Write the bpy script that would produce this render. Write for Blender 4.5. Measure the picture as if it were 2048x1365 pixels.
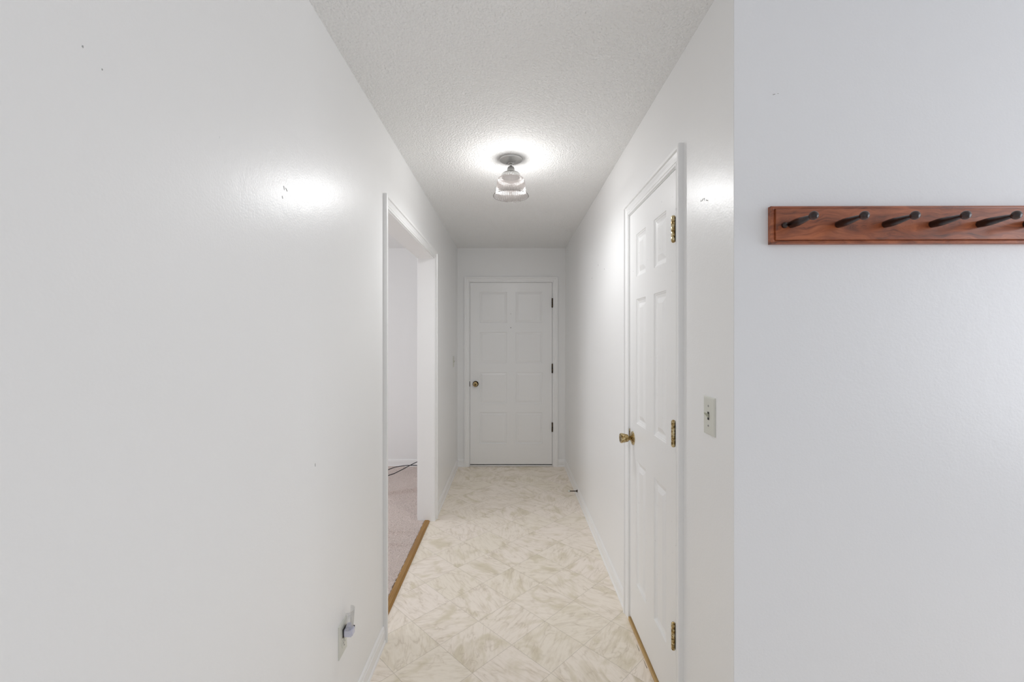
import bpy, bmesh, math, random
from mathutils import Matrix, Vector, noise as mnoise
PI = math.pi
sc = bpy.context.scene
for o in list(bpy.data.objects): bpy.data.objects.remove(o)
C = sc.collection

# ------------------------------------------------------------------ camera
K = 0.983                      # depth scale found from the 24 inch closet door and the square tiles
FPX = 855.0                    # focal length in pixels of the 2048 wide frame
EYE = 1.429                    # lens height
HALL_L, HALL_R = -0.600, 0.602
END_Y = 4.839*K                # end wall
CEIL = 2.432
PEG_Y = 1.177*K                # wall with the peg rail
BACK_Y, RIGHT_X, LEFT_X = -3.2, 3.3, -4.2
cam_d = bpy.data.cameras.new('camera'); cam = bpy.data.objects.new('camera', cam_d); C.objects.link(cam)
cam_d.sensor_width = 36.0; cam_d.lens = FPX/2048*36.0
cam_d.shift_x = 1.5/2048; cam_d.shift_y = -5.5/2048
cam_d.clip_start = 0.02
cam.location = (0, 0, EYE); cam.rotation_euler = (PI/2, 0, 0)
sc.camera = cam

# ------------------------------------------------------------------ view, world, lights
sc.view_settings.view_transform = 'Standard'
sc.view_settings.look = 'None'
sc.view_settings.gamma = 1.0
sc.view_settings.use_curve_mapping = False
sc.view_settings.exposure = 0.0
sc.cycles.max_bounces = 14
sc.cycles.diffuse_bounces = 8
sc.cycles.glossy_bounces = 4
sc.cycles.transparent_max_bounces = 12
sc.cycles.caustics_reflective = False; sc.cycles.caustics_refractive = False
w = bpy.data.worlds.new('world'); sc.world = w; w.use_nodes = True
w.node_tree.nodes['Background'].inputs[0].default_value = (0.75, 0.85, 1.0, 1)
w.node_tree.nodes['Background'].inputs[1].default_value = 1.0

def area(name, loc, rot, sx, sy, power, col):
    d = bpy.data.lights.new(name, 'AREA'); d.shape = 'RECTANGLE'; d.size = sx; d.size_y = sy
    d.energy = power; d.color = col
    o = bpy.data.objects.new(name, d); C.objects.link(o); o.location = loc; o.rotation_euler = rot
    return o
# daylight through the right and carpeted room windows, plus an added fill from behind
area('daylight_and_fill', (0.9, BACK_Y+0.04, 1.45), (PI/2, 0, 0), 3.4, 1.7, 1.5, (0.98, 0.985, 1.0))  # weak fill lamp added behind the camera, in an invented window
area('daylight_and_fill', (RIGHT_X-0.04, 0.0, 1.5), (PI/2, 0, PI/2), 1.9, 1.5, 27, (0.95, 0.955, 1.0))
area('daylight_and_fill', (LEFT_X+0.04, 2.4, 1.45), (PI/2, 0, -PI/2), 2.2, 1.4, 35, (0.98, 0.99, 1.0))


# ------------------------------------------------------------------ materials
class NT:
    def __init__(s, name):
        s.m = bpy.data.materials.new(name); s.m.use_nodes = True
        s.t = s.m.node_tree; s.b = s.t.nodes['Principled BSDF']; s.out = s.t.nodes['Material Output']
    def n(s, typ, **kw):
        nd = s.t.nodes.new(typ)
        for k, v in kw.items(): setattr(nd, k, v)
        return nd
    def set(s, sock, v):
        if isinstance(v, bpy.types.NodeSocket): s.t.links.new(v, sock)
        else: sock.default_value = v
    def math(s, op, a, b=None, c=None):
        nd = s.n('ShaderNodeMath', operation=op); s.set(nd.inputs[0], a)
        if b is not None: s.set(nd.inputs[1], b)
        if c is not None: s.set(nd.inputs[2], c)
        return nd.outputs[0]
    def mix(s, f, a, b, mode='MIX'):
        nd = s.n('ShaderNodeMix', data_type='RGBA', blend_type=mode)
        s.set(nd.inputs[0], f); s.set(nd.inputs[6], a); s.set(nd.inputs[7], b)
        return nd.outputs[2]
    def ramp(s, f, stops):
        nd = s.n('ShaderNodeValToRGB'); s.set(nd.inputs[0], f)
        e = nd.color_ramp.elements
        while len(e) < len(stops): e.new(0.5)
        for i, (p, c) in enumerate(stops):
            e[i].position = p; e[i].color = c if len(c) == 4 else (*c, 1)
        return nd.outputs[0]
    def noise(s, vec, scale, detail=3, rough=0.5, dist=0.0):
        nd = s.n('ShaderNodeTexNoise'); s.set(nd.inputs['Vector'], vec)
        nd.inputs['Scale'].default_value = scale; nd.inputs['Detail'].default_value = detail
        nd.inputs['Roughness'].default_value = rough; nd.inputs['Distortion'].default_value = dist
        return nd.outputs[0]
    def pos(s):
        return s.n('ShaderNodeNewGeometry').outputs['Position']
    def obj(s):
        return s.n('ShaderNodeTexCoord').outputs['Object']
    def mapping(s, vec, scale=(1,1,1), rot=(0,0,0), loc=(0,0,0)):
        nd = s.n('ShaderNodeMapping'); s.set(nd.inputs[0], vec)
        nd.inputs['Scale'].default_value = scale; nd.inputs['Rotation'].default_value = rot; nd.inputs['Location'].default_value = loc
        return nd.outputs[0]
    def bump(s, h, strength, dist):
        nd = s.n('ShaderNodeBump'); s.set(nd.inputs['Height'], h)
        nd.inputs['Strength'].default_value = strength; nd.inputs['Distance'].default_value = dist
        s.t.links.new(nd.outputs[0], s.b.inputs['Normal'])
        return nd

def srgb(r, g, b):
    f = lambda c: (c/255/12.92) if c/255 <= 0.04045 else ((c/255+0.055)/1.055)**2.4
    return (f(r), f(g), f(b), 1)

def plain(name, col, rough=0.5, metal=0.0, coat=0.0, spec=0.5):
    t = NT(name); t.b.inputs['Base Color'].default_value = col
    t.b.inputs['Roughness'].default_value = rough; t.b.inputs['Metallic'].default_value = metal
    t.b.inputs['Coat Weight'].default_value = coat; t.b.inputs['Specular IOR Level'].default_value = spec
    # faint wear so that no surface is perfectly even
    nz = t.noise(t.obj(), 60, 3)
    t.set(t.b.inputs['Roughness'], t.math('MULTIPLY_ADD', nz, 0.12, max(rough-0.06, 0.02)))
    return t.m

def wall_mat(name, col, rough, bump_d=0.0006):
    t = NT(name)
    p = t.pos()
    big = t.noise(p, 1.1, 2)
    t.set(t.b.inputs['Base Color'], t.mix(big, col, tuple(c*0.975 for c in col[:3])+(1,)))
    t.b.inputs['Roughness'].default_value = rough
    t.b.inputs['Specular IOR Level'].default_value = 0.5
    n1 = t.noise(p, 170, 2, 0.55); n2 = t.noise(p, 22, 2, 0.5)
    h = t.math('MULTIPLY_ADD', n2, 1.4, n1)
    t.bump(h, 0.55, bump_d)
    return t.m

M = {}
M['wall'] = wall_mat('satin wall paint', (0.86, 0.86, 0.857, 1), 0.34)
M['wall_cool'] = wall_mat('cool white wall paint', (0.86, 0.866, 0.882, 1), 0.36)
M['wall_dim'] = wall_mat('darkened unseen wall', (0.30, 0.29, 0.27, 1), 0.5)  # unseen walls darkened to cut bounce light on camera-facing surfaces
M['trim'] = plain('white enamel trim', (0.87, 0.87, 0.867, 1), 0.30)
M['plate'] = plain('ivory plastic plate', (0.66, 0.66, 0.60, 1), 0.35)
M['toggle'] = plain('ivory plastic toggle', (0.50, 0.50, 0.40, 1), 0.35)
M['dark'] = plain('dark slot', (0.02, 0.018, 0.015, 1), 0.6)
M['mark'] = plain('grey wall mark', (0.40, 0.40, 0.39, 1), 0.8)
M['filler'] = plain('pale spackle', (0.86, 0.86, 0.86, 1), 0.8)
M['chrome'] = plain('brushed nickel', (0.62, 0.62, 0.61, 1), 0.38, 1.0)
M['chrome_dark'] = plain('dark nickel', (0.42, 0.42, 0.41, 1), 0.22, 1.0)
M['alum'] = plain('aluminium sill', (0.80, 0.79, 0.77, 1), 0.35, 0.8)
M['rim'] = plain('ground glass edge', (0.012, 0.011, 0.010, 1), 0.7, spec=0.1)
M['socket'] = plain('blackout black', (0.006, 0.006, 0.006, 1), 0.8, spec=0.0)  # near-black for the added disc that covers the lit holder
M['black'] = plain('black rubber', (0.012, 0.012, 0.014, 1), 0.45)
M['bronze'] = plain('dark bronze', (0.05, 0.035, 0.025, 1), 0.35, 0.7)
M['gap'] = plain('painted gap darkness', (0.03, 0.03, 0.028, 1), 0.9)  # near-black colour standing in for unlit gaps
M['nl_base'] = plain('lavender white plastic', (0.62, 0.62, 0.72, 1), 0.35)

t = NT('aged brass'); p = t.obj()
nz = t.noise(p, 90, 4, 0.65)
t.set(t.b.inputs['Base Color'], t.ramp(nz, [(0.33, srgb(78, 60, 34)), (0.48, srgb(168, 142, 92)), (0.66, srgb(226, 214, 178))]))
t.b.inputs['Metallic'].default_value = 1.0
t.set(t.b.inputs['Roughness'], t.math('MULTIPLY_ADD', nz, 0.3, 0.12)); M['brass'] = t.m
t = NT('tarnished brass'); p = t.obj()
nz = t.noise(p, 70, 4, 0.7)
t.set(t.b.inputs['Base Color'], t.ramp(nz, [(0.38, srgb(16, 12, 8)), (0.66, srgb(92, 72, 42))]))
t.b.inputs['Metallic'].default_value = 0.9; t.b.inputs['Roughness'].default_value = 0.35; M['brass_dark'] = t.m

# textured ceiling
t = NT('stippled ceiling'); p = t.pos()
v = t.n('ShaderNodeTexVoronoi'); v.feature = 'SMOOTH_F1'; v.inputs['Scale'].default_value = 125
wv = t.n('ShaderNodeVectorMath', operation='MULTIPLY_ADD')
nzc = t.n('ShaderNodeTexNoise'); nzc.inputs['Scale'].default_value = 60; nzc.inputs['Detail'].default_value = 2
t.t.links.new(p, nzc.inputs['Vector'])
t.t.links.new(nzc.outputs['Color'], wv.inputs[0]); wv.inputs[1].default_value = (0.012, 0.012, 0.012)
t.t.links.new(p, wv.inputs[2]); t.t.links.new(wv.outputs[0], v.inputs['Vector'])
h = t.math('MULTIPLY_ADD', t.noise(p, 240, 3, 0.6), 0.55, t.math('SUBTRACT', 1.0, v.outputs[0]))
t.b.inputs['Base Color'].default_value = (0.87, 0.87, 0.867, 1); t.b.inputs['Roughness'].default_value = 0.75
t.bump(h, 0.95, 0.0052); M['ceiling'] = t.m

# vinyl sheet floor with diagonal marbled squares
t = NT('marbled vinyl squares'); p = t.pos()
sep = t.n('ShaderNodeSeparateXYZ'); t.t.links.new(p, sep.inputs[0])
X0, Y0, HD = 0.002, 2.0248*K, 0.1676           # one corner, half diagonal
a = t.math('DIVIDE', t.math('SUBTRACT', sep.outputs[0], X0), 2*HD)
b = t.math('DIVIDE', t.math('SUBTRACT', sep.outputs[1], Y0), 2*HD)
u = t.math('ADD', a, b); v_ = t.math('SUBTRACT', a, b)
iu = t.math('FLOOR', u); iv = t.math('FLOOR', v_)
fu = t.math('FRACT', u); fv = t.math('FRACT', v_)
cid = t.n('ShaderNodeCombineXYZ'); t.set(cid.inputs[0], iu); t.set(cid.inputs[1], iv)
wn = t.n('ShaderNodeTexWhiteNoise', noise_dimensions='3D'); t.t.links.new(cid.outputs[0], wn.inputs['Vector'])
rs = t.n('ShaderNodeSeparateColor'); t.t.links.new(wn.outputs['Color'], rs.inputs[0])
loc = t.n('ShaderNodeCombineXYZ')
t.set(loc.inputs[0], t.math('SUBTRACT', fu, 0.5)); t.set(loc.inputs[1], t.math('SUBTRACT', fv, 0.5)); t.set(loc.inputs[2], t.math('MULTIPLY', rs.outputs[0], 60))
rot = t.n('ShaderNodeVectorRotate', rotation_type='Z_AXIS'); t.t.links.new(loc.outputs[0], rot.inputs['Vector'])
t.set(rot.inputs['Angle'], t.math('MULTIPLY_ADD', rs.outputs[1], 2.6, 0.1))
rv = rot.outputs[0]
st = t.mapping(rv, (1.0, 3.6, 1.0))
n_st = t.noise(st, 1.9, 4, 0.55, 1.0)                       # streaks
n_bl = t.noise(t.mapping(rv, (1, 1.6, 1), loc=(7, 3, 1)), 1.5, 3, 0.5, 0.8)   # broad clouds
n_vn = t.noise(t.mapping(rv, (1, 2.4, 1), loc=(3, 9, 4)), 1.6, 3, 0.5, 0.9)
n_mk = t.noise(t.mapping(rv, (1, 1, 1), loc=(13, 2, 8)), 2.4, 2, 0.5)
n_fs = t.noise(t.mapping(rv, (1.0, 7.0, 1.0), loc=(1, 5, 2)), 2.3, 4, 0.6, 0.5)
vein = t.math('ABSOLUTE', t.math('SUBTRACT', n_vn, 0.5))
veinf = t.ramp(vein, [(0.0, (1, 1, 1)), (0.006, (0.8,)*3), (0.022, (0.25,)*3), (0.06, (0, 0, 0))])
streakf = t.ramp(n_st, [(0.52, (0, 0, 0)), (0.78, (1, 1, 1))])
cloudf = t.ramp(n_bl, [(0.53, (0, 0, 0)), (0.68, (1, 1, 1))])
base_a, base_b = srgb(250, 240, 229), srgb(246, 237, 222)
tan, olive, veinc = srgb(216, 202, 178), srgb(212, 201, 172), srgb(190, 174, 150)
c = t.mix(rs.outputs[2], base_a, base_b)
c = t.mix(t.math('MULTIPLY', streakf, 0.52), c, tan)
c = t.mix(t.math('MULTIPLY', cloudf, 0.58), c, olive)
mk = t.ramp(n_mk, [(0.42, (0, 0, 0)), (0.60, (1, 1, 1))])
c = t.mix(t.math('MULTIPLY', t.math('MULTIPLY', veinf, mk), 0.44), c, veinc)
fs = t.ramp(n_fs, [(0.52, (0, 0, 0)), (0.66, (1, 1, 1))])
c = t.mix(t.math('MULTIPLY', fs, 0.24), c, veinc)
# printed joint lines
eu = t.math('MINIMUM', fu, t.math('SUBTRACT', 1.0, fu)); ev = t.math('MINIMUM', fv, t.math('SUBTRACT', 1.0, fv))
em = t.math('MINIMUM', eu, ev)
jf = t.ramp(em, [(0.0, (1, 1, 1)), (0.0025, (0.9,)*3), (0.0055, (0, 0, 0))])
c = t.mix(t.math('MULTIPLY', jf, 0.5), c, srgb(150, 138, 116))
t.set(t.b.inputs['Base Color'], c)
t.b.inputs['Roughness'].default_value = 0.48; t.b.inputs['Specular IOR Level'].default_value = 0.35
t.bump(t.math('SUBTRACT', t.math('MULTIPLY', t.noise(p, 40, 3), 0.15), jf), 0.35, 0.0006)
M['vinyl'] = t.m

# carpet
t = NT('taupe cut pile carpet'); p = t.pos()
n1 = t.noise(p, 260, 3, 0.7); n2 = t.noise(p, 5, 2)
cc = t.ramp(n1, [(0.34, srgb(140, 126, 120)), (0.50, srgb(212, 197, 191)), (0.66, srgb(240, 229, 224))])
t.set(t.b.inputs['Base Color'], t.mix(t.math('MULTIPLY', n2, 0.3), cc, srgb(206, 190, 180)))
t.b.inputs['Roughness'].default_value = 1.0; t.b.inputs['Specular IOR Level'].default_value = 0.1
t.b.inputs['Sheen Weight'].default_value = 0.2
t.bump(n1, 0.8, 0.0022); M['carpet'] = t.m

# oak strips
def oak(name, c1, c2, sc_=(40, 2.0, 40)):
    t = NT(name); p = t.mapping(t.pos(), sc_)
    nz = t.noise(p, 3, 5, 0.6, 0.8)
    t.set(t.b.inputs['Base Color'], t.ramp(nz, [(0.3, c1), (0.7, c2)]))
    t.b.inputs['Roughness'].default_value = 0.45
    return t.m
M['oak'] = oak('honey oak strip', srgb(138, 98, 44), srgb(178, 136, 72))
M['pine'] = oak('bare pine sill', srgb(176, 142, 92), srgb(206, 174, 118))

# walnut board
def walnut(name, lo, mid, hi, coat=0.35, rough=0.42):
    t = NT(name); p = t.obj()
    warp = t.noise(t.mapping(p, (4, 4, 12)), 1.2, 3, 0.5)
    cv = t.n('ShaderNodeCombineXYZ'); t.set(cv.inputs[2], t.math('MULTIPLY', warp, 0.12))
    ad = t.n('ShaderNodeVectorMath', operation='ADD'); t.t.links.new(p, ad.inputs[0]); t.t.links.new(cv.outputs[0], ad.inputs[1])
    g = t.noise(t.mapping(ad.outputs[0], (3.2, 75, 70)), 1.0, 6, 0.62, 0.5)
    fine = t.noise(t.mapping(ad.outputs[0], (30, 900, 700)), 1.0, 2, 0.6)
    blot = t.noise(t.mapping(ad.outputs[0], (7, 7, 20)), 1.0, 3, 0.6, 1.0)
    f = t.math('MULTIPLY_ADD', fine, 0.16, t.math('MULTIPLY_ADD', blot, 0.38, t.math('MULTIPLY', g, 0.50)))
    t.set(t.b.inputs['Base Color'], t.ramp(f, [(0.38, lo), (0.50, mid), (0.64, hi)]))
    t.b.inputs['Roughness'].default_value = rough
    t.b.inputs['Coat Weight'].default_value = coat; t.b.inputs['Coat Roughness'].default_value = 0.2
    return t.m
M['board'] = walnut('reddish walnut board', srgb(74, 38, 26), srgb(146, 78, 46), srgb(184, 106, 66))
M['peg'] = walnut('dark turned wood', srgb(16, 7, 5), srgb(32, 14, 10), srgb(70, 33, 23), 0.25, 0.33)

# ribbed pressed glass, scatter colour near-black so the lit shade stays below white
t = NT('ribbed pressed glass')
tr = t.n('ShaderNodeBsdfTransparent'); tr.inputs[0].default_value = (0.97, 0.955, 0.94, 1)
df = t.n('ShaderNodeBsdfTranslucent'); df.inputs[0].default_value = (0.0212, 0.0190, 0.0178, 1)
d2 = t.n('ShaderNodeBsdfDiffuse'); d2.inputs[0].default_value = (0.0212, 0.0190, 0.0178, 1)
gl = t.n('ShaderNodeBsdfGlossy'); gl.inputs['Roughness'].default_value = 0.12
m1 = t.n('ShaderNodeMixShader'); m1.inputs[0].default_value = 0.5
t.t.links.new(df.outputs[0], m1.inputs[1]); t.t.links.new(d2.outputs[0], m1.inputs[2])
lw = t.n('ShaderNodeLayerWeight'); lw.inputs[0].default_value = 0.35
m2 = t.n('ShaderNodeMixShader')
so = t.n('ShaderNodeSeparateXYZ'); t.t.links.new(t.obj(), so.inputs[0])
ang = t.math('ARCTAN2', so.outputs[1], so.outputs[0])
rib = t.math('COSINE', t.math('MULTIPLY', ang, 48.0))
t.set(m2.inputs[0], t.math('MULTIPLY_ADD', rib, 0.09, t.math('MULTIPLY_ADD', lw.outputs['Facing'], 0.14, 0.76)))
t.t.links.new(tr.outputs[0], m2.inputs[1]); t.t.links.new(m1.outputs[0], m2.inputs[2])
m3 = t.n('ShaderNodeMixShader'); t.set(m3.inputs[0], t.math('MULTIPLY', lw.outputs['Fresnel'], 0.25))
t.t.links.new(m2.outputs[0], m3.inputs[1]); t.t.links.new(gl.outputs[0], m3.inputs[2])
t.t.links.new(m3.outputs[0], t.out.inputs[0]); M['shade'] = t.m
# clear plastic
t = NT('clear plastic')
tr = t.n('ShaderNodeBsdfTransparent'); tr.inputs[0].default_value = (0.96, 0.965, 0.97, 1)
gl = t.n('ShaderNodeBsdfGlossy'); gl.inputs['Roughness'].default_value = 0.08
lw = t.n('ShaderNodeLayerWeight'); lw.inputs[0].default_value = 0.3
m2 = t.n('ShaderNodeMixShader'); t.set(m2.inputs[0], t.math('MULTIPLY', lw.outputs['Facing'], 0.5))
t.t.links.new(tr.outputs[0], m2.inputs[1]); t.t.links.new(gl.outputs[0], m2.inputs[2])
t.t.links.new(m2.outputs[0], t.out.inputs[0]); M['clear'] = t.m

# ------------------------------------------------------------------ mesh helpers
def obj(name, bm, mat, parent=None, smooth=False, label=None):
    bmesh.ops.recalc_face_normals(bm, faces=bm.faces)
    me = bpy.data.meshes.new(name); bm.to_mesh(me); bm.free()
    for mm in (mat if isinstance(mat, (list, tuple)) else [mat]): me.materials.append(mm)
    if smooth:
        for f in me.polygons: f.use_smooth = True
        try: me.set_sharp_from_angle(angle=math.radians(38))
        except Exception: pass
    o = bpy.data.objects.new(name, me); C.objects.link(o)
    if parent: o.parent = parent
    if label: o['label'] = label
    return o
def tag(o, label, cat, group=None, kind=None):
    o['label'] = label; o['category'] = cat
    if group: o['group'] = group
    if kind: o['kind'] = kind
    return o
def struct(o, label, cat): return tag(o, label, cat, kind='structure')
def empty(name, loc, rz=0.0):
    o = bpy.data.objects.new(name, None); C.objects.link(o); o.location = loc; o.rotation_euler = (0, 0, rz)
    o.empty_display_size = 0.05
    return o
def box(bm, x0, x1, y0, y1, z0, z1, mi=0, bev=0.0):
    vs = [bm.verts.new((x, y, z)) for x in (x0, x1) for y in (y0, y1) for z in (z0, z1)]
    fs = []
    for q in ((0,1,3,2), (4,6,7,5), (0,4,5,1), (2,3,7,6), (0,2,6,4), (1,5,7,3)):
        f = bm.faces.new([vs[i] for i in q]); f.material_index = mi; fs.append(f)
    if bev > 0:
        es = list({e for f in fs for e in f.edges})
        bmesh.ops.bevel(bm, geom=es, offset=bev, segments=2, affect='EDGES', profile=0.6)
    return vs
def lathe(bm, prof, seg=40, mat=Matrix(), flute=0, amp=0.0, mi=0, ampf=None, close=False):
    rings = []
    for i, (r, h) in enumerate(prof):
        ring = []
        for k in range(seg):
            a = 2*PI*k/seg
            am = amp if ampf is None else ampf[i]
            rr = r*(1 + (am*math.cos(flute*a) if flute else 0))
            ring.append(bm.verts.new(mat @ Vector((rr*math.cos(a), rr*math.sin(a), h))))
        rings.append(ring)
    for i in range(len(rings)-1):
        for k in range(seg):
            f = bm.faces.new([rings[i][k], rings[i][(k+1) % seg], rings[i+1][(k+1) % seg], rings[i+1][k]]); f.material_index = mi
    if close:
        for rg in (rings[0], rings[-1]):
            f = bm.faces.new(rg); f.material_index = mi
    return rings
def tube(bm, pts, r, seg=10):
    pts = [Vector(p) for p in pts]; rings = []
    for i, p in enumerate(pts):
        d = (pts[min(i+1, len(pts)-1)] - pts[max(i-1, 0)]).normalized()
        up = Vector((0, 0, 1)) if abs(d.z) < 0.9 else Vector((1, 0, 0))
        a = d.cross(up).normalized(); b = d.cross(a).normalized()
        rings.append([bm.verts.new(p + r*(math.cos(2*PI*k/seg)*a + math.sin(2*PI*k/seg)*b)) for k in range(seg)])
    for i in range(len(rings)-1):
        for k in range(seg):
            bm.faces.new([rings[i][k], rings[i][(k+1) % seg], rings[i+1][(k+1) % seg], rings[i+1][k]])
    bm.faces.new(rings[0]); bm.faces.new(rings[-1])
def spline(cp, n=12):
    out = []
    P = [Vector(p) for p in cp]; P = [2*P[0]-P[1]] + P + [2*P[-1]-P[-2]]
    for i in range(1, len(P)-2):
        for k in range(n):
            s = k/n; a, b, c, d = P[i-1], P[i], P[i+1], P[i+2]
            out.append(0.5*((2*b) + (c-a)*s + (2*a-5*b+4*c-d)*s*s + (3*b-a-3*c+d)*s**3))
    out.append(P[-2]); return out
# local frames: x runs left to right for someone facing the wall, -y comes out of the wall
def frame_R(y_far): return Matrix.Translation((HALL_R, y_far, 0)) @ Matrix.Rotation(-PI/2, 4, 'Z')   # right hall wall
def frame_L(y_near): return Matrix.Translation((HALL_L, y_near, 0)) @ Matrix.Rotation(PI/2, 4, 'Z')  # left hall wall
def place(o, mtx): o.matrix_world = mtx; return o
OUT = Matrix.Rotation(PI/2, 4, 'X')          # lathe axis z -> -y (out of the wall)

# ------------------------------------------------------------------ shell
T = 0.125
def wall_panel(bm, x0, x1, y0, y1, z1=CEIL): box(bm, x0, x1, y0, y1, -0.02, z1)
LO_N, LO_F, LO_T = 2.10*K, 3.39*K, 2.05         # cased opening in the left wall (clear size)
JB = 0.019
bm = bmesh.new()
wall_panel(bm, HALL_L-T, HALL_L, BACK_Y, LO_N-JB)
wall_panel(bm, HALL_L-T, HALL_L, LO_F+JB, END_Y)
box(bm, HALL_L-T, HALL_L, LO_N-JB, LO_F+JB, LO_T+JB, CEIL)
wall_left = struct(obj('wall_left', bm, M['wall']), 'long white left wall with the cased opening', 'wall')

DR_N, DR_F, DR_B, DR_T = 1.583*K, 2.206*K, 0.0255, 2.049   # closet door leaf
G = 0.0025
bm = bmesh.new()
wall_panel(bm, HALL_R, HALL_R+T, PEG_Y, DR_N-G-JB)
wall_panel(bm, HALL_R, HALL_R+T, DR_F+G+JB, END_Y)
box(bm, HALL_R, HALL_R+T, DR_N-G-JB, DR_F+G+JB, DR_T+G+JB, CEIL)
wall_right = struct(obj('wall_right', bm, M['wall']), 'white right hallway wall around the six panel closet door', 'wall')
bm = bmesh.new(); wall_panel(bm, HALL_R+T, RIGHT_X, PEG_Y, PEG_Y+T)
# the outside corner itself belongs to the peg wall paint: a thin skin on the end of the hallway wall
box(bm, HALL_R+0.0008, HALL_R+T, PEG_Y-0.0012, PEG_Y, -0.02, CEIL); box(bm, HALL_R+T, RIGHT_X, PEG_Y-0.0012, PEG_Y, -0.02, CEIL)
wall_peg = struct(obj('wall_front', bm, M['wall_cool']), 'cool white wall carrying the wooden peg rail', 'wall')

DF_L, DF_R, DF_B, DF_T = -0.4585, 0.4545, 0.026, 2.048      # end door leaf
bm = bmesh.new()
wall_panel(bm, LEFT_X, DF_L-G-JB, END_Y, END_Y+T); wall_panel(bm, DF_R+G+JB, RIGHT_X, END_Y, END_Y+T)
box(bm, DF_L-G-JB, DF_R+G+JB, END_Y, END_Y+T, DF_T+G+JB, CEIL)
struct(obj('wall_end', bm, M['wall']), 'white end wall around the eight panel door', 'wall')
bm = bmesh.new(); wall_panel(bm, DF_L-0.3, DF_R+0.3, END_Y+0.35, END_Y+0.40)
struct(obj('dark_backing', bm, M['gap']), 'black panel standing in for the darkness behind the end door', 'wall')  # added panel; its black colour is the darkness round the door
bm = bmesh.new()
# unseen back wall with an opening invented for the fill lamp
for q in ((LEFT_X, -0.85, -0.02, CEIL), (2.65, RIGHT_X, -0.02, CEIL), (-0.85, 2.65, -0.02, 0.58), (-0.85, 2.65, 2.32, CEIL)):
    box(bm, q[0], q[1], BACK_Y-0.12, BACK_Y, q[2], q[3])
struct(obj('wall_back', bm, M['wall_dim']), 'unseen wall behind the camera, darkened to cut bounce light, with an invented wide window', 'wall')
bm = bmesh.new()
for q in ((BACK_Y, -0.98, -0.02, CEIL), (0.98, END_Y, -0.02, CEIL), (-0.98, 0.98, -0.02, 0.72), (-0.98, 0.98, 2.28, CEIL)):
    box(bm, RIGHT_X, RIGHT_X+0.12, q[0], q[1], q[2], q[3])
struct(obj('wall_side', bm, M['wall_dim']), 'far right wall with a window, outside the picture, darkened to cut bounce light', 'wall')
bm = bmesh.new()
for q in ((BACK_Y, 1.25, -0.02, CEIL), (3.55, END_Y, -0.02, CEIL), (1.25, 3.55, -0.02, 0.72), (1.25, 3.55, 2.18, CEIL)):
    box(bm, LEFT_X-0.12, LEFT_X, q[0], q[1], q[2], q[3])
struct(obj('wall_room', bm, M['wall']), 'white window wall of the carpeted room', 'wall')
bm = bmesh.new(); box(bm, LEFT_X, HALL_L-T, 0.6, 0.72, -0.02, CEIL)
struct(obj('wall_divider', bm, M['wall']), 'white near wall of the carpeted room', 'wall')
bm = bmesh.new(); box(bm, LEFT_X-0.12, RIGHT_X+0.12, BACK_Y-0.12, END_Y+0.45, CEIL, CEIL+0.1)
struct(obj('ceiling', bm, M['ceiling']), 'white stippled ceiling', 'ceiling')
STR_A, STR_B = -0.634, -0.675
bm = bmesh.new(); box(bm, STR_A-0.006, RIGHT_X+0.12, BACK_Y-0.12, END_Y+0.45, -0.06, 0.0)
floor = struct(obj('floor', bm, M['vinyl']), 'cream marbled vinyl floor laid in diagonal squares', 'floor')
bm = bmesh.new(); box(bm, LEFT_X-0.12, STR_A-0.0062, BACK_Y-0.12, END_Y+0.45, -0.06, -0.004)
struct(obj('floor', bm, M['gap']), 'subfloor under the carpet of the left room', 'floor')

# carpet, rumpled near the doorway
def carpet():
    bm = bmesh.new()
    x0, x1, y0, y1 = -1.50, STR_B+0.001, 1.9, END_Y-0.003
    s = 0.0055; nx = int((x1-x0)/s); ny = int((y1-y0)/s)
    rnd = random.Random(3)
    grid = []
    folds = [(2.93, 0.026, 0.009, 0.10), (3.10, 0.024, 0.010, -0.04), (4.02, 0.036, 0.014, 0.45), (3.88, 0.020, 0.03, 0.40), (2.55, 0.010, 0.04, 0.2)]
    for j in range(ny+1):
        row = []
        for i in range(nx+1):
            x = x0+(x1-x0)*i/nx; y = y0+(y1-y0)*j/ny
            z = 0.008
            if y < LO_N or y > LO_F: x = min(x, HALL_L-T-0.003)
            e = min(1.0, (x1-x)/0.10)
            for (fy, hh, ww, sl) in folds:
                dd = (y-(fy+sl*(x+0.75)))/ww
                z += hh*e*math.exp(-dd*dd*0.5)
            z += e*0.005*mnoise.noise((x*4, y*4, 0))
            jx = jy = 0.0
            z += 0.0022*mnoise.noise((x*85, y*85, 2)) + rnd.uniform(-0.0014, 0.0014)
            if i == nx: jx = rnd.uniform(-0.009, 0.001)
            row.append(bm.verts.new((x+jx+rnd.uniform(-.0012,.0012)*(0<i<nx), y, max(z, 0.002))))
        grid.append(row)
    for j in range(ny):
        for i in range(nx):
            bm.faces.new((grid[j][i], grid[j][i+1], grid[j+1][i+1], grid[j+1][i]))
    # skirt down at the doorway edge, and the flat remainder of the room
    for j in range(ny):
        a, b = grid[j][nx], grid[j+1][nx]
        c = bm.verts.new((a.co.x, a.co.y, -0.003)); d = bm.verts.new((b.co.x, b.co.y, -0.003))
        bm.faces.new((a, b, d, c))
    box(bm, LEFT_X, x0, 0.72, END_Y-0.003, -0.003, 0.008); box(bm, x0, HALL_L-T-0.002, 0.72, y0, -0.003, 0.008)
    return obj('carpet', bm, M['carpet'])
tag(carpet(), 'rumpled pinkish taupe cut pile carpet in the room past the cased opening', 'carpet', kind='stuff')

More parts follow.
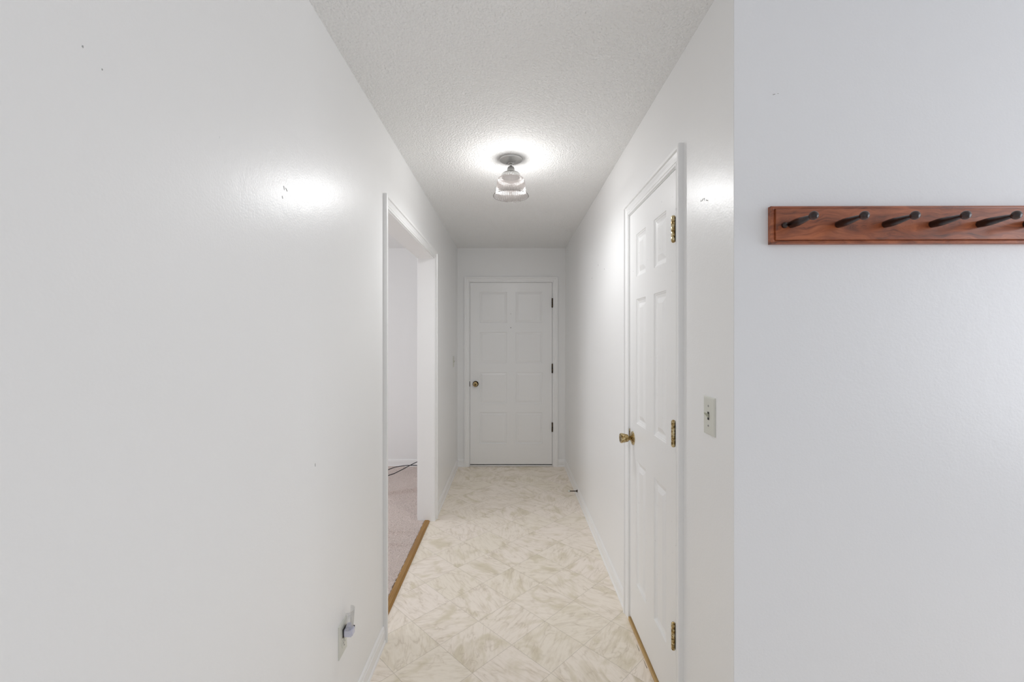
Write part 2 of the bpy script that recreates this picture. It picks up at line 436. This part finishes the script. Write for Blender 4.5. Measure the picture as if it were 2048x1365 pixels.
# ------------------------------------------------------------------ trim
CAS = [(0.0, 0.0), (0.0, 0.0055), (0.0015, 0.007), (0.006, 0.0073), (0.0075, 0.0055), (0.0105, 0.0055), (0.012, 0.0078), (0.024, 0.0088), (0.0355, 0.0125), (0.037, 0.0108), (0.040, 0.0112), (0.0425, 0.0180), (0.053, 0.0190), (0.0562, 0.0178), (0.057, 0.015), (0.057, 0.0)]
def casing(name, a, b, top, mtx, label, z0=0.0, prof=CAS):
    bm = bmesh.new(); rows = []
    for (wd, th) in prof:
        rows.append([bm.verts.new(q) for q in ((a-wd, -th, z0), (a-wd, -th, top+wd), (b+wd, -th, top+wd), (b+wd, -th, z0))])
    for i in range(len(rows)-1):
        for k in range(3): bm.faces.new((rows[i][k], rows[i][k+1], rows[i+1][k+1], rows[i+1][k]))
    for k in range(3): bm.faces.new((rows[-1][k], rows[-1][k+1], rows[0][k+1], rows[0][k]))
    for k in (0, 3): bm.faces.new([r[k] for r in rows])
    o = obj(name, bm, M['trim']); place(o, mtx); return struct(o, label, 'door casing')
REV = 0.004
ML = frame_L(LO_N)
casing('trim_1', -REV, LO_F-LO_N+REV, LO_T+REV, ML, 'white casing around the wide opening in the left wall')
MR = frame_R(DR_F)
LW = DR_F-DR_N
casing('trim_2', -G-REV, LW+G+REV, DR_T+G+REV, MR, 'white casing around the six panel closet door')
ME = Matrix.Translation((DF_L, END_Y, 0))
casing('trim_3', -G-REV, DF_R-DF_L+G+REV, DF_T+G+REV, ME, 'white casing around the eight panel end door')
# room side casing of the opening
casing('trim_4', -(LO_F-LO_N)-REV, REV, LO_T+REV, Matrix.Translation((HALL_L-T, LO_N, 0)) @ Matrix.Rotation(-PI/2, 4, 'Z'), 'white casing on the carpeted side of the opening', z0=0.0)
def jamb(name, a, b, top, depth, mtx, label, z0=0.0):
    bm = bmesh.new()
    box(bm, a-JB, a, 0, depth, z0, top+JB); box(bm, b, b+JB, 0, depth, z0, top+JB); box(bm, a, b, 0, depth, top, top+JB)
    o = obj(name, bm, M['trim']); place(o, mtx); return struct(o, label, 'door jamb')
jamb('trim_5', 0, LO_F-LO_N, LO_T, T, ML, 'smooth white jamb lining the cased opening')
jamb('trim_6', -G, LW+G, DR_T+G, T, MR, 'white jamb of the closet door')
jamb('trim_7', -G, DF_R-DF_L+G, DF_T+G, T, ME, 'white jamb of the end door')

BP = [(0, 0), (0.0135, 0), (0.0135, 0.006), (0.0125, 0.011), (0.0100, 0.0145), (0.0088, 0.0155), (0.0088, 0.056), (0.0086, 0.060), (0.0066, 0.062), (0.0072, 0.068), (0.0060, 0.076), (0.0035, 0.081), (0, 0.083)]
def baseboard(name, p0, p1, nrm, label, m0=0.0, m1=0.0, z=0.0):
    # m0/m1: mitre direction at the ends (+1 inside corner, -1 outside corner, 0 square)
    p0, p1, nrm = Vector(p0), Vector(p1), Vector(nrm); d = (p1-p0).normalized()
    bm = bmesh.new(); A, B = [], []
    for (t_, h_) in BP:
        a = p0 + nrm*t_ + d*t_*m0; b = p1 + nrm*t_ - d*t_*m1
        A.append(bm.verts.new((a.x, a.y, h_+z))); B.append(bm.verts.new((b.x, b.y, h_+z)))
    n = len(BP)
    for i in range(n): bm.faces.new((A[i], A[(i+1) % n], B[(i+1) % n], B[i]))
    bm.faces.new(A); bm.faces.new(B)
    return struct(obj(name, bm, M['trim']), label, 'baseboard')
CW = 0.057+REV
baseboard('baseboard_left', (HALL_L, BACK_Y), (HALL_L, LO_N-CW), (1, 0), 'white baseboard under the outlet on the near left wall')
baseboard('baseboard_left', (HALL_L, LO_F+CW), (HALL_L, END_Y), (1, 0), 'white baseboard between the cased opening and the end wall', 0, 1)
baseboard('baseboard_right', (HALL_R, DR_F+G+CW), (HALL_R, END_Y), (-1, 0), 'white baseboard of the right wall past the closet door', 0, 1)
baseboard('baseboard_right', (HALL_R, PEG_Y), (HALL_R, DR_N-G-CW), (-1, 0), 'short white baseboard between closet door and outside corner', -1, 0)
baseboard('baseboard_end', (HALL_L, END_Y), (DF_L-G-CW, END_Y), (0, -1), 'short white baseboard left of the end door', 1, 0)
baseboard('baseboard_end', (DF_R+G+CW, END_Y), (HALL_R, END_Y), (0, -1), 'short white baseboard right of the end door', 0, 1)
baseboard('baseboard_front', (HALL_R, PEG_Y-0.0012), (RIGHT_X, PEG_Y-0.0012), (0, -1), 'white baseboard below the peg rail', -1, 0)
baseboard('baseboard_room', (LEFT_X, END_Y), (HALL_L-T, END_Y), (0, -1), 'white baseboard at the far side of the carpeted room', 0, 0)

# thresholds
bm = bmesh.new()
pr = [(STR_B-0.001, 0.0), (STR_B-0.001, 0.007), (STR_B+0.004, 0.011), (STR_A-0.012, 0.011), (STR_A, 0.003), (STR_A, 0.0)]
A = [bm.verts.new((x, LO_N, z)) for x, z in pr]; B = [bm.verts.new((x, LO_F, z)) for x, z in pr]
for i in range(len(pr)): bm.faces.new((A[i], A[(i+1) % len(pr)], B[(i+1) % len(pr)], B[i]))
bm.faces.new(A); bm.faces.new(B)
struct(obj('trim_8', bm, M['oak']), 'honey oak strip between the vinyl floor and the carpet', 'threshold')
bm = bmesh.new(); box(bm, HALL_R-0.008, HALL_R+T, DR_N-G+0.0002, DR_F+G-0.0002, 0.0, 0.016, bev=0.002)
struct(obj('trim_9', bm, M['pine']), 'bare tan wood sill under the closet door', 'threshold')
bm = bmesh.new(); box(bm, DF_L-G+0.0002, DF_R+G-0.0002, END_Y-0.006, END_Y+T, 0.0, 0.018, bev=0.004)
struct(obj('trim_10', bm, M['alum']), 'silver metal sill under the end door', 'threshold')

# ------------------------------------------------------------------ doors
def panel_leaf(w_, z0, z1, panels, prof, th=0.035):
    """front face at y=0 looking to -y; panels: (x0,x1,z0,z1); prof: (inset, depth)"""
    bm = bmesh.new()
    xs = sorted({0.0, w_} | {q for p in panels for q in p[:2]}); zs = sorted({z0, z1} | {q for p in panels for q in p[2:]})
    for i in range(len(xs)-1):
        for j in range(len(zs)-1):
            a, b, c, d = xs[i], xs[i+1], zs[j], zs[j+1]
            if any(abs(a-p[0]) < 1e-6 and abs(b-p[1]) < 1e-6 and abs(c-p[2]) < 1e-6 and abs(d-p[3]) < 1e-6 for p in panels):
                prev = None
                for (ins, dep) in prof:
                    ring = [bm.verts.new(q) for q in ((a+ins, dep, c+ins), (b-ins, dep, c+ins), (b-ins, dep, d-ins), (a+ins, dep, d-ins))]
                    if prev:
                        for k in range(4): bm.faces.new((prev[k], prev[(k+1) % 4], ring[(k+1) % 4], ring[k]))
                    prev = ring
                bm.faces.new(prev)
            else:
                bm.faces.new([bm.verts.new(q) for q in ((a, 0, c), (b, 0, c), (b, 0, d), (a, 0, d))])
    bmesh.ops.remove_doubles(bm, verts=bm.verts, dist=1e-5)
    f0 = [(0, 0, z0), (w_, 0, z0), (w_, 0, z1), (0, 0, z1)]; f1 = [(0, th, z0), (w_, th, z0), (w_, th, z1), (0, th, z1)]
    bm.faces.new([bm.verts.new(q) for q in f1])
    for k in range(4): bm.faces.new([bm.verts.new(q) for q in (f0[k], f0[(k+1) % 4], f1[(k+1) % 4], f1[k])])
    return bm
def hinge(parent, x, zc, L=0.092, mat='brass', r=0.0075, label=None, yc=-0.0125):
    bm = bmesh.new(); n = 5; seg = L/n
    for k in range(n):
        m = Matrix.Translation((x, yc, zc-L/2+k*seg))
        lathe(bm, [(r*0.4, 0.0003), (r*0.93, 0.0003), (r, 0.0012), (r, seg-0.0012), (r*0.93, seg-0.0003), (r*0.4, seg-0.0003)], 16, m, close=True)
    for s, zz in ((1, zc+L/2), (-1, zc-L/2)):
        m = Matrix.Translation((x, yc, zz))
        lathe(bm, [(r*0.7, 0), (r*0.75, s*0.002), (r*0.35, s*0.0035)], 12, m, close=True)
    box(bm, x-0.0012, x-0.0002, yc+r*0.5, 0.002, zc-L/2, zc+L/2)
    box(bm, x+0.0002, x+0.0012, yc+r*0.5, 0.002, zc-L/2, zc+L/2)
    o = obj('hinge', bm, M[mat], parent, smooth=True)
    if label: o['label'] = label
    return o

# closet door
st_, pn, mu = 0.108, (LW-0.108*2-0.110)/2, 0.110
cols = [(st_, st_+pn), (st_+pn+mu, LW-st_)]
P6 = [(a, b, c, d) for (a, b) in cols for (c, d) in ((0.241, 0.842), (1.019, 1.617), (1.7255, 1.928))]
PROF6 = [(0, 0), (0.0018, 0.0028), (0.006, 0.0036), (0.009, 0.0062), (0.020, 0.0095), (0.0235, 0.0095), (0.0255, 0.0088), (0.043, 0.0022), (0.0445, 0.0016)]
d2 = obj('door_2', panel_leaf(LW, DR_B, DR_T, P6, PROF6), M['trim']); place(d2, MR @ Matrix.Translation((0, 0.001, 0)))
struct(d2, 'white six panel closet door in the right wall with brass hinges', 'door')
for zc, L in ((1.827, 0.093), (1.0815, 0.093), (0.343, 0.095)):
    hinge(d2, LW-0.0015, zc, L, label='aged brass hinge flecked with paint')
kx, kz = 0.050, 0.934
bm = bmesh.new()
lathe(bm, [(0.002, 0), (0.0335, 0), (0.0335, 0.002), (0.0315, 0.0045), (0.027, 0.0055), (0.024, 0.0075), (0.018, 0.0085), (0.0125, 0.011), (0.002, 0.012)], 48, Matrix.Translation((kx, 0, kz)) @ OUT)
ros = obj('rosette', bm, M['brass'], d2, smooth=True)
bm = bmesh.new()
lathe(bm, [(0.009, 0.010), (0.0105, 0.012), (0.0105, 0.020), (0.0135, 0.023)], 32, Matrix.Translation((kx, 0, kz)) @ OUT)
pk = [(0.0135, 0.023), (0.0175, 0.0255), (0.0185, 0.030), (0.0195, 0.038), (0.0215, 0.048), (0.0238, 0.056), (0.0242, 0.060), (0.0225, 0.0625), (0.018, 0.0615), (0.010, 0.0600), (0.0015, 0.0598)]
lathe(bm, pk, 96, Matrix.Translation((kx, 0, kz)) @ OUT, flute=12, ampf=[0, .01, .03, .05, .055, .035, .015, 0, 0, 0, 0])
obj('door_knob', bm, M['brass'], d2, smooth=True, label='fluted tulip shaped brass knob')
bm = bmesh.new(); box(bm, -0.0055, 0.001, -0.0035, 0.006, kz-0.002, kz+0.036, bev=0.0008)
obj('strike_plate', bm, M['brass'], d2)

# end door
W8 = DF_R-DF_L
P8 = [(a, b, c, d) for (a, b) in ((0.107, 0.411), (0.508, 0.806)) for (c, d) in ((1.601, 1.947), (1.1515, 1.497), (0.7015, 1.0475), (0.2555, 0.6015))]
PROF8 = [(0, 0), (0.0015, 0.009), (0.0070, 0.0100), (0.028, 0.0050), (0.0285, 0.0030)]
d1 = obj('door_1', panel_leaf(W8, DF_B, DF_T, P8, PROF8), M['trim']); place(d1, ME @ Matrix.Translation((0, 0.002, 0)))
struct(d1, 'white eight panel door closing the end of the hallway', 'door')
for zc in (1.822, 1.094, 0.441): hinge(d1, W8+G*0.6, zc, 0.100, 'brass_dark', 0.0075, label='dark tarnished brass hinge')
kx, kz = (951.2-1022.5)/179.8-DF_L, EYE-(768.5-677)/179.8
bm = bmesh.new()
lathe(bm, [(0.001, 0), (0.033, 0), (0.033, 0.003), (0.029, 0.007), (0.013, 0.009), (0.012, 0.028)], 40, Matrix.Translation((kx, 0, kz)) @ OUT)
obj('rosette', bm, M['brass_dark'], d1, smooth=True)
bm = bmesh.new()
lathe(bm, [(0.012, 0.026), (0.020, 0.032), (0.0255, 0.042), (0.0262, 0.050), (0.0235, 0.056), (0.018, 0.0575), (0.0165, 0.055), (0.010, 0.055), (0.0095, 0.0565), (0.001, 0.0567)], 40, Matrix.Translation((kx, 0, kz)) @ OUT)
kn = obj('door_knob', bm, M['brass'], d1, smooth=True, label='round brass knob with a keyhole')
bm = bmesh.new()
lathe(bm, [(0.0010, 0.0568), (0.0085, 0.0568), (0.0085, 0.0575), (0.001, 0.0578)], 24, Matrix.Translation((kx, 0, kz)) @ OUT)
obj('keyhole', bm, M['brass_dark'], kn, smooth=True)
bm = bmesh.new(); box(bm, -0.0055, 0.0008, -0.003, 0.006, kz-0.028, kz+0.028)
obj('strike_plate', bm, M['bronze'], d1)
bm = bmesh.new()
px_ = -0.0055-DF_L
lathe(bm, [(0.0045, 0.0005), (0.0045, 0.003), (0.0085, 0.003), (0.009, 0.0018), (0.009, -0.0005)], 24, Matrix.Translation((px_, 0, 1.546)) @ OUT)
ph = obj('peephole', bm, M['alum'], d1, smooth=True)
bm = bmesh.new(); lathe(bm, [(0.0005, 0.0024), (0.0040, 0.0020)], 16, Matrix.Translation((px_, 0, 1.546)) @ OUT)
obj('peephole_lens', bm, M['dark'], ph)
bm = bmesh.new(); lathe(bm, [(0.0005, 0.0006), (0.004, 0.0004), (0.004, -0.0002)], 12, Matrix.Translation((px_, 0, 1.70)) @ OUT)
obj('nail_hole', bm, M['mark'], d1)

# ------------------------------------------------------------------ small wall marks (parts of their walls)
def mark(wall, world, n_axis, rx, rz, mat='mark', name='nail_hole', rot=0.0):
    bm = bmesh.new(); vs = []; m = 10; top = []
    rnd = random.Random(int(abs(world[1])*1000+abs(world[2])*77))
    for k in range(m):
        a = 2*PI*k/m; q = rnd.uniform(0.75, 1.15)
        u_, v__ = rx*q*math.cos(a), rz*q*math.sin(a)
        u_, v__ = u_*math.cos(rot)-v__*math.sin(rot), u_*math.sin(rot)+v__*math.cos(rot)
        if n_axis[0]: p0 = (0, u_, v__); dn = (n_axis[0]*0.0006, 0, 0)
        else: p0 = (u_, 0, v__); dn = (0, n_axis[1]*0.0006, 0)
        P = Vector(world)+Vector(p0)
        vs.append(bm.verts.new(P)); top.append(bm.verts.new(P+Vector(dn)))
    bm.faces.new(top)
    for k in range(m): bm.faces.new((vs[k], vs[(k+1) % m], top[(k+1) % m], top[k]))
    return obj(name, bm, M[mat], wall)
def at_left(px, py):
    y = FPX*(-HALL_L)/(1022.5-px); return (HALL_L, y, EYE-(py-677)*y/FPX)
def at_right(px, py):
    y = FPX*HALL_R/(px-1022.5); return (HALL_R, y, EYE-(py-677)*y/FPX)
def at_peg(px, py):
    y = PEG_Y-0.0012; return ((px-1022.5)*y/FPX, y, EYE-(py-677)*y/FPX)
for q in ((1184, 557, .004, .004), (1208.7, 538.5, .004, .004), (1196.3, 530.5, .002, .008)): mark(wall_right, at_right(*q[:2]), (-1, 0), q[2], q[3])
for q in ((1401.8, 402, .0012, .003, 0), (1405, 400, .0075, .0014, 2.7), (1414, 401, .008, .0014, 0.45), (1408.5, 398, .003, .002, 0)):
    mark(wall_right, at_right(*q[:2]), (-1, 0), q[2], q[3], 'mark', 'wall_scrape', q[4])
mark(wall_right, at_right(1409, 400.8), (-1, 0), 0.0025, 0.0018, 'filler', 'wall_scrape')
for q in ((568, 376, .0012, .006, .3), (573, 380, .006, .0016, -.7), (630.3, 930.5, .0016, .005, 0), (204, 139, .0008, .0014, 0), (165, 93, .0012, .0018, 0), (565, 395, .0012, .004, .4)):
    mark(wall_left, at_left(*q[:2]), (1, 0), q[2], q[3], 'mark', 'wall_scrape', q[4])
mark(wall_left, at_left(440, 275), (1, 0), .002, .002, 'filler', 'wall_scrape')
for q in ((1548, 189, .004, .0010, .3), (1556, 187.5, .0015, .0008, 0)):
    mark(wall_peg, at_peg(*q[:2]), (0, -1), q[2], q[3], 'mark', 'wall_scrape', q[4])
for (xa, ya, xb, yb) in ((1273.5, 1290, 1278.7, 1303.5), (1287, 1321, 1294, 1337.5)):
    P = []
    for (px, py) in ((xa, ya), (xb, yb)):
        y = FPX*EYE/(py-677); P.append(Vector(((px-1022.5)*y/FPX, y, 0.0003)))
    bm = bmesh.new(); d = Vector((0.0014, 0, 0))
    bm.faces.new([bm.verts.new(q) for q in (P[0]-d*.3, P[0]+d*.3, P[1]+d*.8, P[1]-d*.8)])
    obj('floor_cut', bm, M['bronze'], floor)

# ------------------------------------------------------------------ peg rail
FRONT = PEG_Y-0.0012-0.019
SCF = FPX/FRONT
RX0 = (1535.5-1022.5)/(FPX/PEG_Y); RX1 = RX0+0.049+0.1246*7+0.052
rail = empty('peg_rail', ((RX0+RX1)/2, PEG_Y-0.0012, 1.733))
tag(rail, 'reddish walnut peg rail with turned pegs fixed to the cool white wall', 'coat rack')
hw, hh = (RX1-RX0)/2, 0.0505
bm = bmesh.new(); prev = None
ring0 = None
for (ins, dep) in [(0, 0), (0, -0.0125), (0.0015, -0.0145), (0.0045, -0.0158), (0.0082, -0.0150), (0.0092, -0.0130), (0.0096, -0.0188), (0.0106, -0.0195)]:
    ring = [bm.verts.new(q) for q in ((-hw+ins, dep, -hh+ins), (hw-ins, dep, -hh+ins), (hw-ins, dep, hh-ins), (-hw+ins, dep, hh-ins))]
    if prev:
        for k in range(4): bm.faces.new((prev[k], prev[(k+1) % 4], ring[(k+1) % 4], ring[k]))
    else: bm.faces.new(ring)
    prev = ring
bm.faces.new(prev)
obj('back_board', bm, M['board'], rail)
pegprof = [(0.001, -0.006), (0.0085, -0.006), (0.0088, 0.0), (0.0098, 0.010), (0.0103, 0.020), (0.0100, 0.030), (0.0086, 0.045), (0.0068, 0.060), (0.0054, 0.072), (0.0052, 0.0775), (0.0080, 0.0788), (0.0100, 0.0812), (0.0110, 0.0845), (0.0109, 0.0870), (0.0094, 0.0905), (0.0062, 0.0930), (0.0025, 0.0939), (0.00002, 0.0941)]
bm = bmesh.new(); lathe(bm, pegprof, 28, OUT)
peg0 = obj('peg', bm, M['peg'], rail, smooth=True)
peg0.location = (RX0+0.050-rail.location.x, -0.019, -0.001)
for k in range(1, 8):
    c_ = peg0.copy(); c_.parent = rail; C.objects.link(c_); c_.location = (RX0+0.050+0.1246*k-rail.location.x, -0.019, -0.001)
bm = bmesh.new(); lathe(bm, [(0.0075, -0.001), (0.0078, 0.003), (0.0068, 0.0068), (0.0042, 0.0092), (0.0018, 0.0101), (0.00002, 0.0103)], 24, OUT)
pl = obj('screw_plug', bm, M['peg'], rail, smooth=True); pl.location = (RX0+0.0315-rail.location.x, -0.019, -0.003)
c_ = pl.copy(); c_.parent = rail; C.objects.link(c_); c_.location = (RX1-0.0315-rail.location.x, -0.019, -0.003)
rail.rotation_euler = (0, math.radians(-0.12), 0)

# ------------------------------------------------------------------ switches and outlet
def plate_bm():
    bm = bmesh.new(); prev = None
    for (ins, dep) in [(0, 0), (0, -0.0025), (0.0015, -0.0042), (0.004, -0.0052), (0.008, -0.0056)]:
        a, b = 0.0352-ins, 0.0572-ins
        ring = [bm.verts.new(q) for q in ((-a, dep, -b), (a, dep, -b), (a, dep, b), (-a, dep, b))]
        if prev:
            for k in range(4): bm.faces.new((prev[k], prev[(k+1) % 4], ring[(k+1) % 4], ring[k]))
        else: bm.faces.new(ring)
        prev = ring
    bm.faces.new(prev); return bm
def screw(parent, z):
    bm = bmesh.new(); lathe(bm, [(0.0033, -0.0005), (0.0033, 0.0006), (0.0022, 0.0011), (0.0003, 0.0012)], 16, Matrix.Translation((0, -0.0056, z)) @ OUT)
    box(bm, -0.0026, 0.0026, -0.0071, -0.0062, z-0.0005, z+0.0005)
    return obj('screw', bm, M['chrome_dark'], parent)
def light_switch(mtx, label, up=True):
    e = empty('light_switch', (0, 0, 0)); e.matrix_world = mtx
    tag(e, label, 'light switch', 'toggle light switches')
    obj('wall_plate', plate_bm(), M['plate'], e)
    bm = bmesh.new(); box(bm, -0.0052, 0.0052, -0.0061, -0.0050, -0.0122, 0.0122)
    obj('toggle_slot', bm, M['dark'], e)
    bm = bmesh.new(); s = 1 if up else -1
    vs = box(bm, -0.0042, 0.0042, -0.018, -0.0050, -0.006, 0.006)
    for v in vs:
        if v.co.y < -0.01: v.co.z = v.co.z*0.45+s*0.0085; v.co.x *= 0.8
    bmesh.ops.bevel(bm, geom=list(bm.edges), offset=0.0008, segments=2, affect='EDGES')
    obj('toggle', bm, M['toggle'], e)
    screw(e, 0.030); screw(e, -0.030)
    return e
light_switch(Matrix.Translation((HALL_R, 1.316*K, 1.194)) @ Matrix.Rotation(-PI/2, 4, 'Z'), 'ivory toggle switch on the right wall between closet door and outside corner')
light_switch(Matrix.Translation((HALL_L, 4.50*K, 1.187)) @ Matrix.Rotation(PI/2, 4, 'Z'), 'ivory toggle switch at the far end of the left wall beside the end door')
OY = 1.543*K
OM = Matrix.Translation((HALL_L, OY, 0.367)) @ Matrix.Rotation(PI/2, 4, 'Z')
e = empty('electrical_outlet', (0, 0, 0)); e.matrix_world = OM
tag(e, 'ivory duplex outlet low on the near left wall', 'outlet')
obj('wall_plate', plate_bm(), M['plate'], e)
for s in (1, -1):
    bm = bmesh.new()
    lathe(bm, [(0.0005, 0), (0.0168, 0), (0.0168, 0.0018), (0.016, 0.0024), (0.0005, 0.0024)], 32, Matrix.Translation((0, -0.0050, s*0.0195)) @ OUT)
    for v in bm.verts:
        v.co.z = max(min(v.co.z, s*0.0195+0.0138), s*0.0195-0.0138)
    f = obj('receptacle', bm, M['plate'], e)
    bm = bmesh.new(); zc = s*0.0195
    box(bm, -0.0068, -0.0054, -0.0079, -0.0070, zc+0.001, zc+0.0085); box(bm, 0.0054, 0.0066, -0.0079, -0.0070, zc+0.002, zc+0.0080)
    lathe(bm, [(0.0002, 0.0078), (0.0024, 0.0078), (0.0024, 0.0070)], 12, Matrix.Translation((0, 0, zc-0.0065)) @ OUT)
    obj('outlet_slot', bm, M['dark'], f)
screw(e, 0.0)
# night light plugged in the upper receptacle
e = empty('night_light', (0, 0, 0)); e.matrix_world = OM @ Matrix.Translation((0.001, -0.0085, 0.0215))
tag(e, 'small plug-in night light with clear shade on the left wall outlet', 'night light')
bm = bmesh.new(); vs = box(bm, -0.0155, 0.0155, -0.032, 0.0, -0.014, 0.014)
bmesh.ops.bevel(bm, geom=list(bm.edges), offset=0.0045, segments=3, affect='EDGES')
obj('base', bm, M['nl_base'], e, smooth=True)
bm = bmesh.new(); box(bm, -0.0165, 0.0165, -0.0012, 0.0008, -0.015, 0.015, bev=0.0005); obj('back_plate', bm, M['dark'], e)
bm = bmesh.new(); lathe(bm, [(0.0115, 0.013), (0.0115, 0.018), (0.009, 0.019), (0.0085, 0.026), (0.001, 0.0262)], 24, Matrix.Translation((0, -0.016, 0)))
obj('socket', bm, M['nl_base'], e, smooth=True)
bm = bmesh.new(); lathe(bm, [(0.005, 0.026), (0.0078, 0.034), (0.008, 0.044), (0.005, 0.053), (0.001, 0.056)], 20, Matrix.Translation((0, -0.016, 0)))
obj('bulb', bm, M['clear'], e, smooth=True)
bm = bmesh.new()
n = 16; L0, L1 = [], []
for k in range(n+1):
    a = PI*k/n
    for (lst, z) in ((L0, 0.013), (L1, 0.078)):
        rr = 0.0195 if z < 0.05 else 0.024
        lst.append(bm.verts.new((-rr*math.cos(a), -0.013-rr*0.9*math.sin(a), z)))
for k in range(n): bm.faces.new((L0[k], L0[k+1], L1[k+1], L1[k]))
sh = obj('shade', bm, M['clear'], e, smooth=True, label='clear plastic shade')
md = sh.modifiers.new('thickness', 'SOLIDIFY'); md.thickness = 0.0014
bm = bmesh.new(); box(bm, 0.0150, 0.0185, -0.030, -0.023, -0.001, 0.010, bev=0.0008); obj('light_sensor', bm, M['dark'], e)

# ------------------------------------------------------------------ door stop
e = empty('door_stop', (HALL_R-0.0088, 3.905*K, 0.056), -PI/2)
tag(e, 'dark rigid door stop screwed to the right baseboard near the end door', 'door stop')
bm = bmesh.new(); lathe(bm, [(0.0005, 0), (0.0125, 0), (0.0125, 0.002), (0.009, 0.006), (0.0045, 0.010), (0.0042, 0.064), (0.007, 0.067), (0.007, 0.068)], 24, OUT)
obj('rod', bm, M['bronze'], e, smooth=True)
bm = bmesh.new(); lathe(bm, [(0.007, 0.068), (0.0095, 0.069), (0.0100, 0.076), (0.0085, 0.081), (0.0005, 0.082)], 24, OUT)
obj('rubber_tip', bm, M['plate'], e, smooth=True, label='pale rubber tip')

# ------------------------------------------------------------------ black cords in the carpeted room
def cord(pts, label):
    bm = bmesh.new(); tube(bm, spline(pts, 10), 0.0042)
    return tag(obj('power_cord', bm, M['black'], smooth=True), label, 'cord', 'black cords on the carpet')
def via(px, py, y): return ((px-1022.5)*y/FPX, y, EYE-(py-677)*y/FPX)
cord([(-1.72, 4.15, 0.016), (-1.50, 4.22, 0.022), via(780, 938.7, 4.45), via(793.4, 934.3, 4.52), via(814.5, 931.6, 4.58), via(835.6, 931.6, 4.60), via(860, 934, 4.60), (-0.86, 4.45, 0.022)],
     'black cord lying flatter along the back of the carpet')
cord([(-1.66, 4.02, 0.022), (-1.45, 4.15, 0.024), via(780, 950.6, 4.28), via(798, 943.0, 4.36), via(817, 933.0, 4.46), via(835.6, 924, 4.55), via(852, 920, 4.62), (-0.80, 4.66, 0.030)],
     'black cord rising to the right across the other cord')

# ------------------------------------------------------------------ ceiling light
LX, LY = -0.002, 2.43*K
e = empty('ceiling_light', (LX, LY, CEIL))
tag(e, 'small nickel ceiling light with a ribbed bell glass shade', 'ceiling light')
bm = bmesh.new()
lathe(bm, [(0.0005, -0.0002), (0.0635, -0.0002), (0.0640, -0.004), (0.0625, -0.009), (0.057, -0.0125), (0.051, -0.0135), (0.046, -0.0165), (0.030, -0.0195), (0.018, -0.021), (0.0005, -0.0215)], 64)
cp = obj('canopy', bm, M['chrome'], e, smooth=True)
for s in (1, -1):
    bm = bmesh.new(); lathe(bm, [(0.004, -0.0175), (0.0045, -0.022), (0.003, -0.0245), (0.0005, -0.025)], 12, Matrix.Translation((s*0.024, -0.012*s, 0)))
    obj('canopy_screw', bm, M['chrome_dark'], cp, smooth=True)
bm = bmesh.new()
lathe(bm, [(0.018, -0.0205), (0.019, -0.025), (0.014, -0.030), (0.008, -0.033), (0.007, -0.040), (0.010, -0.043), (0.0155, -0.047), (0.019, -0.053), (0.0205, -0.062), (0.0225, -0.070), (0.0235, -0.076)], 60, flute=20, ampf=[0, .04, .04, 0, 0, .03, .04, .04, .04, .03, 0])
obj('socket_neck', bm, M['chrome_dark'], e, smooth=True)
bm = bmesh.new()
lathe(bm, [(0.0225, -0.0745), (0.035, -0.077), (0.045, -0.082), (0.0505, -0.089), (0.0525, -0.098), (0.0525, -0.104), (0.0500, -0.1045), (0.0495, -0.096), (0.044, -0.086), (0.030, -0.079), (0.0225, -0.0765)], 72, flute=36, ampf=[0, .008, .02, .025, .02, .02, .01, .01, 0, 0, 0])
hd = obj('shade_holder', bm, M['chrome'], e, smooth=True)
for k in range(3):
    a = PI/6+2*PI*k/3
    m = Matrix.Rotation(a, 4, 'Z') @ Matrix.Translation((0.0505, 0, -0.098)) @ Matrix.Rotation(PI/2, 4, 'Y')
    bm = bmesh.new(); lathe(bm, [(0.0018, 0), (0.0018, 0.006), (0.0042, 0.006), (0.0042, 0.010), (0.0005, 0.0105)], 14, m)
    obj('thumb_screw', bm, M['chrome'], hd, smooth=True)
bm = bmesh.new(); lathe(bm, [(0.0005, -0.1055), (0.046, -0.1055), (0.0502, -0.1050), (0.0485, -0.1035), (0.0485, -0.094), (0.0005, -0.092)], 48)  # disc added to block the view of the bright holder interior
obj('holder_blackout', bm, M['socket'], e, smooth=True, label='black disc added to hide the bright inside of the holder')
shp = [(0.0512, -0.1048), (0.0530, -0.1050), (0.0580, -0.1060), (0.0665, -0.1092), (0.0725, -0.1155), (0.0760, -0.1260), (0.0780, -0.1410), (0.0785, -0.1580), (0.0795, -0.1710), (0.0830, -0.1830), (0.0895, -0.1935), (0.0955, -0.2015), (0.0990, -0.2085)]
bm = bmesh.new()
lathe(bm, shp, 288, flute=48, ampf=[0, 0, .008, .018, .022, .022, .022, .022, .022, .022, .018, .008, .002])
shade = obj('glass_shade', bm, M['shade'], e, smooth=True, label='ribbed clear pressed glass bell, darkened against its bulb')
bm = bmesh.new()
tube_r = 0.0011
for k in range(96):
    pass
lathe(bm, [(0.0992-0.0011, -0.2092), (0.0992, -0.2081), (0.0992+0.0011, -0.2092), (0.0992, -0.2103), (0.0992-0.0011, -0.2092)], 96)
obj('glass_rim', bm, M['shade'], shade, smooth=True)
ld = bpy.data.lights.new('bulb_light', 'POINT'); ld.energy = 20.0; ld.color = (0.985, 0.995, 1.0); ld.shadow_soft_size = 0.042
lo = bpy.data.objects.new('bulb_light', ld); C.objects.link(lo); lo.parent = e; lo.location = (0, 0, -0.172)
